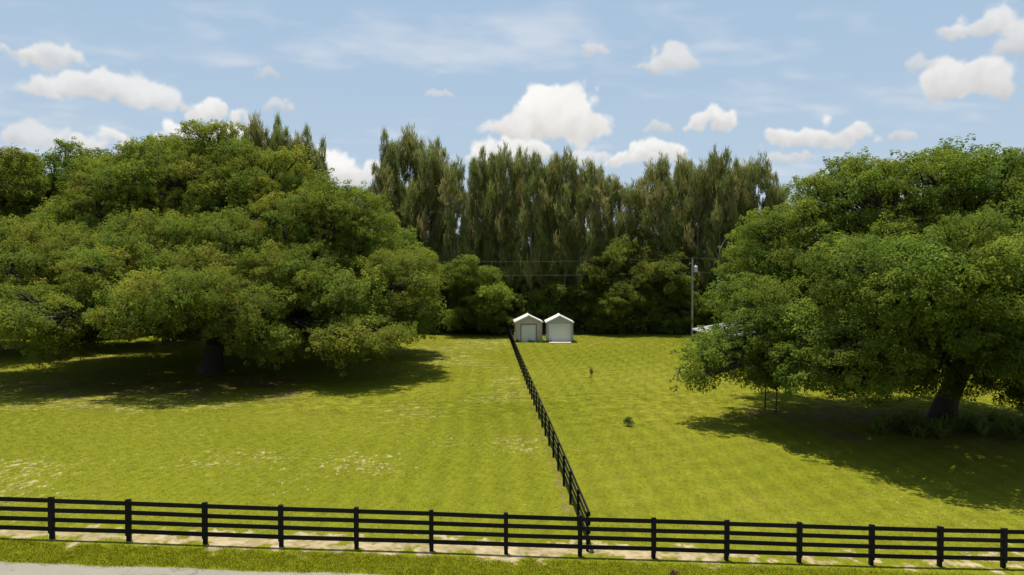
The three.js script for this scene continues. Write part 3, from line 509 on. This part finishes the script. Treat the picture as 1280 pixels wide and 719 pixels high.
// ------------------------------------------------------------------ tall feathery pines of the windbreak
const plumes = [0, 1, 2, 3].map(i => plumeClump(201 + i, 36, 0.62, 0.026));
const PINE = [[0.235, 0.25, 0.07], [0.205, 0.23, 0.065], [0.275, 0.255, 0.09], [0.24, 0.24, 0.08], [0.195, 0.225, 0.06]];
function makePine(seed, H, spread, bare, big = 1) {
  const r = rng(seed), t = new THREE.Group(), lean = v3((r() - 0.5) * 1.2, 0, (r() - 0.5) * 1.2), P = k => v3(lean.x * k * k, H * k, lean.z * k * k), pts = [], geos = [], sp = [];
  for (let i = 0; i <= 12; i++) pts.push(P(i / 12).add(v3((r() - 0.5) * 0.12, i ? 0 : -0.3, (r() - 0.5) * 0.12)));
  part('trunk', tube(pts, pts.map((_, i) => mix(0.27, 0.03, i / 12)), 8, 0.04), pineBark, t);
  const plumeAt = (p, rx, ry, tone) => { const g = 0.85 + 0.3 * r(); sp.push([p, [rx, ry, rx], tone.map(c => c * g)]); };
  const nb = Math.round(40 / Math.sqrt(big));
  for (let b = 0; b < nb; b++) {
    const k = mix(0.16, 0.96, Math.pow((b + r()) / nb, 0.9)), a = b * 2.4 + r(), L = (0.55 + spread * Math.pow(1 - k, 0.55) * (0.55 + 0.7 * r())) * (k < 0.4 ? 0.8 : 1), rise = 0.45 + 0.75 * r(), s = P(k);
    const e = s.clone().add(v3(Math.cos(a) * L, L * rise + 0.5, Math.sin(a) * L)), m = s.clone().lerp(e, 0.55).add(v3(0, -L * 0.16, 0)), B = bend(s, m, e, 4);
    geos.push(tube(B, B.map((_, i) => mix(0.055, 0.012, i / 4)), 4));
    const tone = PINE[Math.floor(r() * PINE.length)];
    if (r() < bare) continue;
    plumeAt(e.clone().add(v3(0, 0.3, 0)), big * (0.70 + 0.45 * r()), (0.6 + 0.4 * big) * (1.3 + 1.0 * r()), tone);
    plumeAt(B[2].clone().add(v3(0, 0.2, 0)), 0.6 * big, 0.9, tone);
  }
  plumeAt(P(1).add(v3(0, -0.4, 0)), 0.55, 1.5, PINE[0]);
  part('branches', mergeGeometries(geos), pineBark, t);
  clumps('crown', plumes, sp, t, r);
  return t;
}
const pineKinds = [[61, 26, 3.3, 0.08, 1.3], [62, 26, 2.5, 0.12, 1], [63, 26, 3.9, 0.10, 1.45], [64, 26, 2.4, 0.16, 1.15], [65, 26, 2.8, 0.35, 1]].map(a => makePine(...a));
{
  const r = rng(90), top = [[476, 208], [490, 172], [514, 166], [532, 184], [548, 182], [568, 206], [594, 194], [612, 200], [626, 187], [648, 193], [664, 196], [682, 204], [692, 200], [707, 191], [724, 214], [738, 207], [756, 216], [768, 224], [786, 232], [802, 232], [824, 202], [838, 218], [858, 199], [872, 208], [882, 206], [900, 192], [914, 210], [926, 207], [946, 200], [962, 226], [974, 238]];
  const leftTop = [[300, 168], [322, 150], [336, 168], [352, 153], [366, 172], [380, 170], [394, 182]], thin = [[172, 178], [196, 172], [212, 170], [228, 176]];
  const put = (px, py, D, kind, label, group) => {
    const p = at(px, py, D), t = pineKinds[kind].clone(); t.name = numbered('pine_tree'); const s = p.y / 28, w = s * (0.72 + 0.30 * r());
    t.position.set(p.x, height(p.x, D), -D); t.scale.set(w, s, w); t.rotation.y = r() * 6.283; describe(t, label, 'tree', group); scene.add(t);
  };
  const zone = px => px < 600 ? 'between the huge oak and the sheds' : px < 720 ? 'right behind the sheds' : px < 850 ? 'between the sheds and the utility pole' : 'behind the utility pole', grp = 'pines in the windbreak row';
  top.forEach(([px, py], i) => put(px, py - 3, 114 + (i * 7 % 5) * 1.3, [0, 1, 3, 2, 1][i % 5], `tall feathery pine fronting the row ${zone(px)}`, grp));
  for (let i = 0; i < 24; i++) { const px = 470 + 510 * (i + r()) / 24, near = top.reduce((a, b) => Math.abs(b[0] - px) < Math.abs(a[0] - px) ? b : a); put(px, near[1] + 34 + 60 * r(), 119 + r() * 10, Math.floor(r() * 4), `shorter feathery pine at the back of the row ${zone(px)}`, grp); }
  leftTop.forEach(([px, py], i) => put(px, py - 2, 118 + i % 3, [1, 3, 1][i % 3], 'tall feathery pine rising above the crown of the huge oak', 'pines above the huge oak'));
  thin.forEach(([px, py], i) => put(px, py, 121 + i % 2, 4, 'thin half bare pine top showing above the oaks', 'half bare pines above the oaks'));
}
console.log('pines');

// ------------------------------------------------------------------ shrubby understory along the foot of the windbreak
function makeShrubTree(seed, H, W, tones, clumpR = 1.35, fill = 0.6) {
  const r = rng(seed), t = new THREE.Group(), lobes = [];
  for (let i = 0; i < 7; i++) { const a = i * 2.4, q = W * 0.5 * Math.sqrt(r()), h = H * (0.14 + 0.68 * (i / 6)); lobes.push([Math.cos(a) * q, h, Math.sin(a) * q, W * (0.30 + 0.12 * r()), H * 0.19, W * (0.30 + 0.1 * r())]); }
  return broadleaf(t, { seed, trunkR: 0.2, fork: H * 0.22, clumpR, spray: farClumps.slice(0, 3), tones, fill, low: 0.5, lobes });
}
const UNDER = [[0.13, 0.17, 0.02], [0.145, 0.18, 0.022], [0.155, 0.175, 0.026]];
const BRIGHT = [[0.17, 0.225, 0.024], [0.14, 0.19, 0.022]];
const shrubKinds = [[71, 9, 8, UNDER], [72, 7.5, 7, UNDER], [73, 11, 8, UNDER], [74, 12, 9, BRIGHT, 1.05, 0.42], [75, 15, 9, UNDER, 1.1, 0.5]].map(a => makeShrubTree(...a));
{
  const r = rng(55);
  const put = (x, D, kind, s, name, label, group) => { const t = shrubKinds[kind].clone(); t.name = numbered(name); t.position.set(x, height(x, D), -D); t.scale.setScalar(s); t.rotation.y = r() * 6.283; describe(t, label, 'tree', group); scene.add(t); };
  const spot = (x, D) => { const px = 640 + x / D * FOC; return px < 600 ? 'left of the sheds' : px < 720 ? 'behind the sheds' : px < 850 ? 'between the sheds and the utility pole' : 'right of the utility pole'; }, grp = 'understory trees along the pine row';
  for (let i = 0; i < 30; i++) { const x = -34 + 88 * (i + r() * 0.8) / 30, D = 113.5 + r() * 2.5 + (i % 2) * 2; put(x, D, Math.floor(r() * 3), 0.8 + 0.35 * r(), 'understory_tree', `dense understory tree at the grass edge ${spot(x, D)}`, grp); }
  for (let i = 0; i < 26; i++) { const x = -36 + 92 * (i + r()) / 26, D = 122 + r() * 4; put(x, D, 2, 1.0 + 0.5 * r(), 'understory_tree', `shaded understory tree among the pine trunks ${spot(x, D)}`, grp); }
  for (let i = 0; i < 22; i++) put(-95 + 62 * (i + r()) / 22, 108 + r() * 12, Math.floor(r() * 3), 1.0 + 0.5 * r(), 'understory_tree', 'dark understory tree in the shade behind the left oaks', 'understory trees behind the left oaks');
  for (let i = 0; i < 16; i++) put(48 + 50 * (i + r()) / 16, 104 + r() * 14, Math.floor(r() * 3), 1.0 + 0.5 * r(), 'understory_tree', 'dark understory tree in the shade behind the right oaks', 'understory trees behind the right oaks');
  const mark = (px, D, kind, s, label, group) => put((px - 640) / FOC * D, D, kind, s, 'broadleaf_tree', label, group);
  mark(604, 110.5, 3, 0.98, 'young bright green tree left of the sheds at the foot of the pines');
  mark(772, 112.5, 4, 0.95, 'bright green leafy tree among the pines between the sheds and the pole', 'bright green trees among the pines');
  mark(806, 113.5, 4, 1.05, 'bright green leafy tree among the pines between the sheds and the pole', 'bright green trees among the pines');
  mark(838, 113, 3, 0.85, 'bright green leafy tree among the pines between the sheds and the pole', 'bright green trees among the pines');
}
// tall dry grass and weeds along the shaded foot of the trees
{
  const r = rng(19), im = [];
  for (let i = 0; i < 2600; i++) { const x = -40 + 90 * r(), D = 111.2 + r() * 3; const dry = r() < 0.35; im.push([v3(x, height(x, D), -D), 0.7 + 0.8 * r(), dry ? [0.20, 0.155, 0.075] : [0.06, 0.085, 0.02], true]); }
  const g = foliage('undergrowth', plumeSpray(9, 14, 0.55, 0.02), im, scene, r); describe(g, 'tall weeds and dry grass along the shaded foot of the pines', 'undergrowth', null, 'stuff');
}
// a bare grey snag leaning among the pines
{
  const D = 113, p = at(898, 400, D), t = thing('dead_trunk', 'bare pale dead trunk with a bent top among the pines, right of the utility pole', 'trunk', p.x, D);
  const P = [v3(0, -0.2, 0), v3(0.05, 4, 0), v3(-0.05, 9, 0.1), v3(0, 11.4, 0), v3(0.15, 13.2, 0.1), v3(0.9, 14.6, 0.2), v3(2.0, 16.2, 0.2)];
  part('trunk', tube(P, [0.16, 0.15, 0.13, 0.12, 0.11, 0.08, 0.04], 7, 0.04), deadBark, t);
  part('branch', tube([v3(0.02, 11.8, 0), v3(-0.5, 12.8, 0.1), v3(-0.7, 14, 0.2)], [0.06, 0.04, 0.015], 5), deadBark, t);
}

// ------------------------------------------------------------------ utility pole and lines
const poleWood = bark(0.30, 0.275, 0.24), wireMat = new THREE.MeshStandardMaterial({ color: lin(0.09, 0.095, 0.085), roughness: 0.6 }), canMat = new THREE.MeshStandardMaterial({ color: lin(0.46, 0.47, 0.47), roughness: 0.45 }), porcelain = new THREE.MeshStandardMaterial({ color: lin(0.35, 0.3, 0.26), roughness: 0.25 });
function pole(x, D, label, withCan) {
  const t = thing('utility_pole', label, 'utility pole', x, D), Hh = 11.6;
  part('pole', tube([v3(0, -0.3, 0), v3(0, 4, 0), v3(0, 8, 0), v3(0, Hh, 0)], [0.19, 0.175, 0.155, 0.13], 12), poleWood, t);
  part('top_insulator', new THREE.LatheGeometry([[0.001, 0], [0.05, 0.01], [0.03, 0.06], [0.08, 0.09], [0.03, 0.12], [0.07, 0.15], [0.04, 0.2], [0.001, 0.22]].map(a => new THREE.Vector2(...a)), 10), porcelain, t).position.y = Hh;
  if (withCan) {
    const c = part('transformer', new THREE.LatheGeometry([[0.001, 0], [0.26, 0.02], [0.28, 0.06], [0.28, 0.86], [0.30, 0.88], [0.29, 0.94], [0.10, 1.02], [0.001, 1.03]].map(a => new THREE.Vector2(...a)), 16), canMat, t); c.position.set(0.5, 9.55, 0.08);
    part('bushing', new THREE.LatheGeometry([[0.001, 0], [0.05, 0], [0.03, 0.08], [0.06, 0.1], [0.03, 0.2], [0.001, 0.24]].map(a => new THREE.Vector2(...a)), 8), porcelain, c).position.set(-0.05, 1.02, 0);
    part('bracket', box(0.24, 0.08, 0.12, -0.36, 0.62, -0.05), canMat, c); part('bracket', box(0.24, 0.08, 0.12, -0.36, 0.2, -0.05), canMat, c);
    part('cutout', tube([v3(-0.14, 10.9, 0.05), v3(-0.45, 11.0, 0.05), v3(-0.5, 10.6, 0.05)], [0.03, 0.03, 0.03], 6), porcelain, t);
  }
  return t;
}
{
  const D = 109.5, X = (865.5 - 640) / FOC * D, xs = [X - 62, X, X + 55];
  pole(xs[0], D, 'wooden utility pole behind the left oaks', false); pole(X, D, 'weathered wooden utility pole with a grey transformer at the grass edge', true); pole(xs[2], D, 'wooden utility pole behind the right oaks', false);
  const wire = (label, y, name) => {
    const pts = []; for (let s = 0; s < 2; s++) for (let i = s ? 1 : 0; i <= 24; i++) { const t = i / 24, a = xs[s], b = xs[s + 1], x = mix(a, b, t); pts.push(v3(x - xs[0], y - 4 * 0.55 * t * (1 - t), 0)); }
    const o = describe(part(numbered(name), tube(pts, pts.map(() => 0.010), 5), wireMat, scene), label, 'power line'); o.position.set(xs[0], 0, -D + 0.2); return o;
  };
  wire('upper power line strung across the pine row', 11.75, 'power_line'); wire('lower power line strung across the pine row below the other', 9.65, 'power_line');
}

// ------------------------------------------------------------------ small plants
function sapling(name, label, x, D, seed, H, W, n, tones, group, geo = leafSpray(seed, 14, 0.11, 0.09, 0.045), stemR = 0.014, from = 0.25) {
  const r = rng(seed), t = thing(name, label, 'plant', x, D, group), geos = [], sp = [];
  geos.push(tube([v3(0, -0.05, 0), v3(0.02 * H, H * 0.5, 0), v3(0, H * 0.95, 0.02)], [stemR, stemR * 0.8, stemR * 0.35], 6));
  for (let i = 0; i < n; i++) { const k = mix(from, 1, r()), a = r() * 6.283, q = W * (0.3 + 0.7 * r()) * (1.1 - 0.5 * k), p = v3(Math.cos(a) * q, H * k + (r() - 0.3) * 0.1 * H, Math.sin(a) * q); if (i % 3 === 0) geos.push(tube([v3(0, H * k * 0.85, 0), p], [stemR * 0.45, stemR * 0.2], 4)); sp.push([p, 0.7 + 0.6 * r(), tones[i % tones.length].map(c => c * (0.75 + 0.5 * r()))]); }
  part('stem', mergeGeometries(geos), oakBark, t); foliage('leaves', geo, sp, t, r); return t;
}
sapling('sapling', 'knee high young tree alone on the grass between the sheds and the fence', (739 - 640) / FOC * 63.5, 63.5, 301, 1.05, 0.24, 24, [[0.08, 0.11, 0.02], [0.10, 0.11, 0.025]]);
sapling('low_shrub', 'small dark round shrub alone in the grass of the right paddock', (786 - 640) / FOC * 44.6, 44.6, 302, 0.50, 0.34, 40, [[0.08, 0.11, 0.02], [0.11, 0.125, 0.03]]);
for (const [px, D, s] of [[957, 50, 303], [971, 49, 304]]) sapling('young_tree', 'thin young tree with a pale stem under the edge of the right oak', (px - 640) / FOC * D, D, s, 3.4, 0.95, 110, [[0.045, 0.07, 0.012], [0.06, 0.085, 0.015]], 'young trees under the right oak', leafSpray(s, 22, 0.28, 0.15, 0.07), 0.05, 0.52);
{ // brown dry weed at the edge of the road
  const D = 22.28, x = (843 - 640) / FOC * D, t = thing('dry_weed', 'dry brown weed clump on the verge grass below the right fence', 'weed', x, D), r = rng(6), sp = [];
  for (let i = 0; i < 26; i++) { const a = r() * 6.28, q = 0.12 * r(); sp.push([v3(Math.cos(a) * q, 0.03 + r() * 0.14, Math.sin(a) * q), 0.7 + 0.5 * r(), [0.20, 0.12, 0.06].map(c => c * (0.6 + 0.8 * r()))]); }
  part('stem', tube([v3(0, -0.03, 0), v3(0.02, 0.1, 0), v3(0.03, 0.2, 0.01)], [0.012, 0.01, 0.005], 5), oakBark, t); foliage('leaves', leafSpray(14, 12, 0.06, 0.06, 0.03), sp, t, r);
}
// ferns and weeds round the foot of the right oak
{
  const fern = (() => { const r = rng(15), pos = []; for (let i = 0; i < 13; i++) { const a = i / 13 * 6.283 + r() * 0.4, L = 0.55 + 0.45 * r(), hgt = 0.45 + 0.35 * r(), w = 0.07; const ca = Math.cos(a), sa = Math.sin(a); let prev = null; for (let k = 0; k <= 4; k++) { const t = k / 4, x = ca * L * t, z = sa * L * t, y = hgt * Math.sin(t * 2.3), ww = w * (1 - t) * (0.5 + t); const l = [x - sa * ww, y, z + ca * ww], q = [x + sa * ww, y, z - ca * ww]; if (prev) pos.push(...prev[0], ...prev[1], ...q, ...prev[0], ...q, ...l); prev = [l, q]; } } const g = new THREE.BufferGeometry(); g.setAttribute('position', new THREE.Float32BufferAttribute(pos, 3)); g.computeVertexNormals(); return g; })();
  const r = rng(16);
  for (let i = 0; i < 26; i++) {
    const px = 1095 + 215 * (i + r()) / 26, D = 43.4 + r() * 4.2, x = (px - 640) / FOC * D;
    const t = thing('fern_clump', 'green fern clump among the weeds at the foot of the right oak', 'fern', x, D, 'ferns round the right oak'), sp = [];
    const n = 3 + Math.floor(r() * 4); for (let k = 0; k < n; k++) { const dx = (r() - 0.5) * 1.0, dz = (r() - 0.5) * 1.0; sp.push([v3(dx, height(x + dx, D - dz) - t.position.y - 0.03, dz), 0.7 + 0.7 * r(), [[0.12, 0.18, 0.02], [0.15, 0.21, 0.025], [0.15, 0.165, 0.035]][k % 3].map(c => c * (0.8 + 0.4 * r())), true]); }
    foliage('fronds', fern, sp, t, r);
  }
}
// weeds along the foot of the sheds
{
  const r = rng(17);
  for (const [px, D, n] of [[646, 98.2, 5], [674, 97.9, 7], [681, 97.6, 10], [685.5, 97.7, 7], [664, 98.2, 4], [718.5, 97.6, 4]]) {
    const x = (px - 640) / FOC * D, t = thing('weed_clump', 'low green weeds growing along the foot of the sheds', 'weed', x, D, 'weeds by the sheds'), sp = [];
    for (let k = 0; k < n * 3; k++) sp.push([v3((r() - 0.5) * 0.8, r() * 0.22, (r() - 0.5) * 0.35), 0.7 + 0.6 * r(), [0.07, 0.14, 0.02].map(c => c * (0.7 + 0.6 * r()))]);
    foliage('leaves', leafSpray(18, 14, 0.16, 0.14, 0.06), sp, t, r);
  }
}
// low clipped hedge beyond the right oak
{
  const r = rng(21), D = 78, x0 = (1085 - 640) / FOC * D, x1 = 62, t = thing('hedge', 'low dark hedge seen under the branches of the right oak', 'hedge', (x0 + x1) / 2, D), sp = [], geos = [];
  for (let i = 0; i < 1500; i++) { const x = (r() - 0.5) * (x1 - x0), k = r() * 6.283; sp.push([v3(x, 0.5 + Math.sin(k) * 0.42 * (0.7 + 0.3 * r()), Math.cos(k) * 0.5 * (0.7 + 0.3 * r())), 0.5 + 0.3 * r(), [0.05, 0.08, 0.016].map(c => c * (0.7 + 0.6 * r()))]); }
  for (let x = -(x1 - x0) / 2; x < (x1 - x0) / 2; x += 0.8) geos.push(tube([v3(x, -0.05, 0), v3(x + 0.1, 0.4, 0.05), v3(x, 0.8, 0)], [0.03, 0.025, 0.01], 5));
  part('stems', mergeGeometries(geos), oakBark, t); foliage('leaves', leafSpray(22, 22, 0.34, 0.16, 0.08), sp, t, r);
}
console.log('done');
renderer.render(scene, camera);
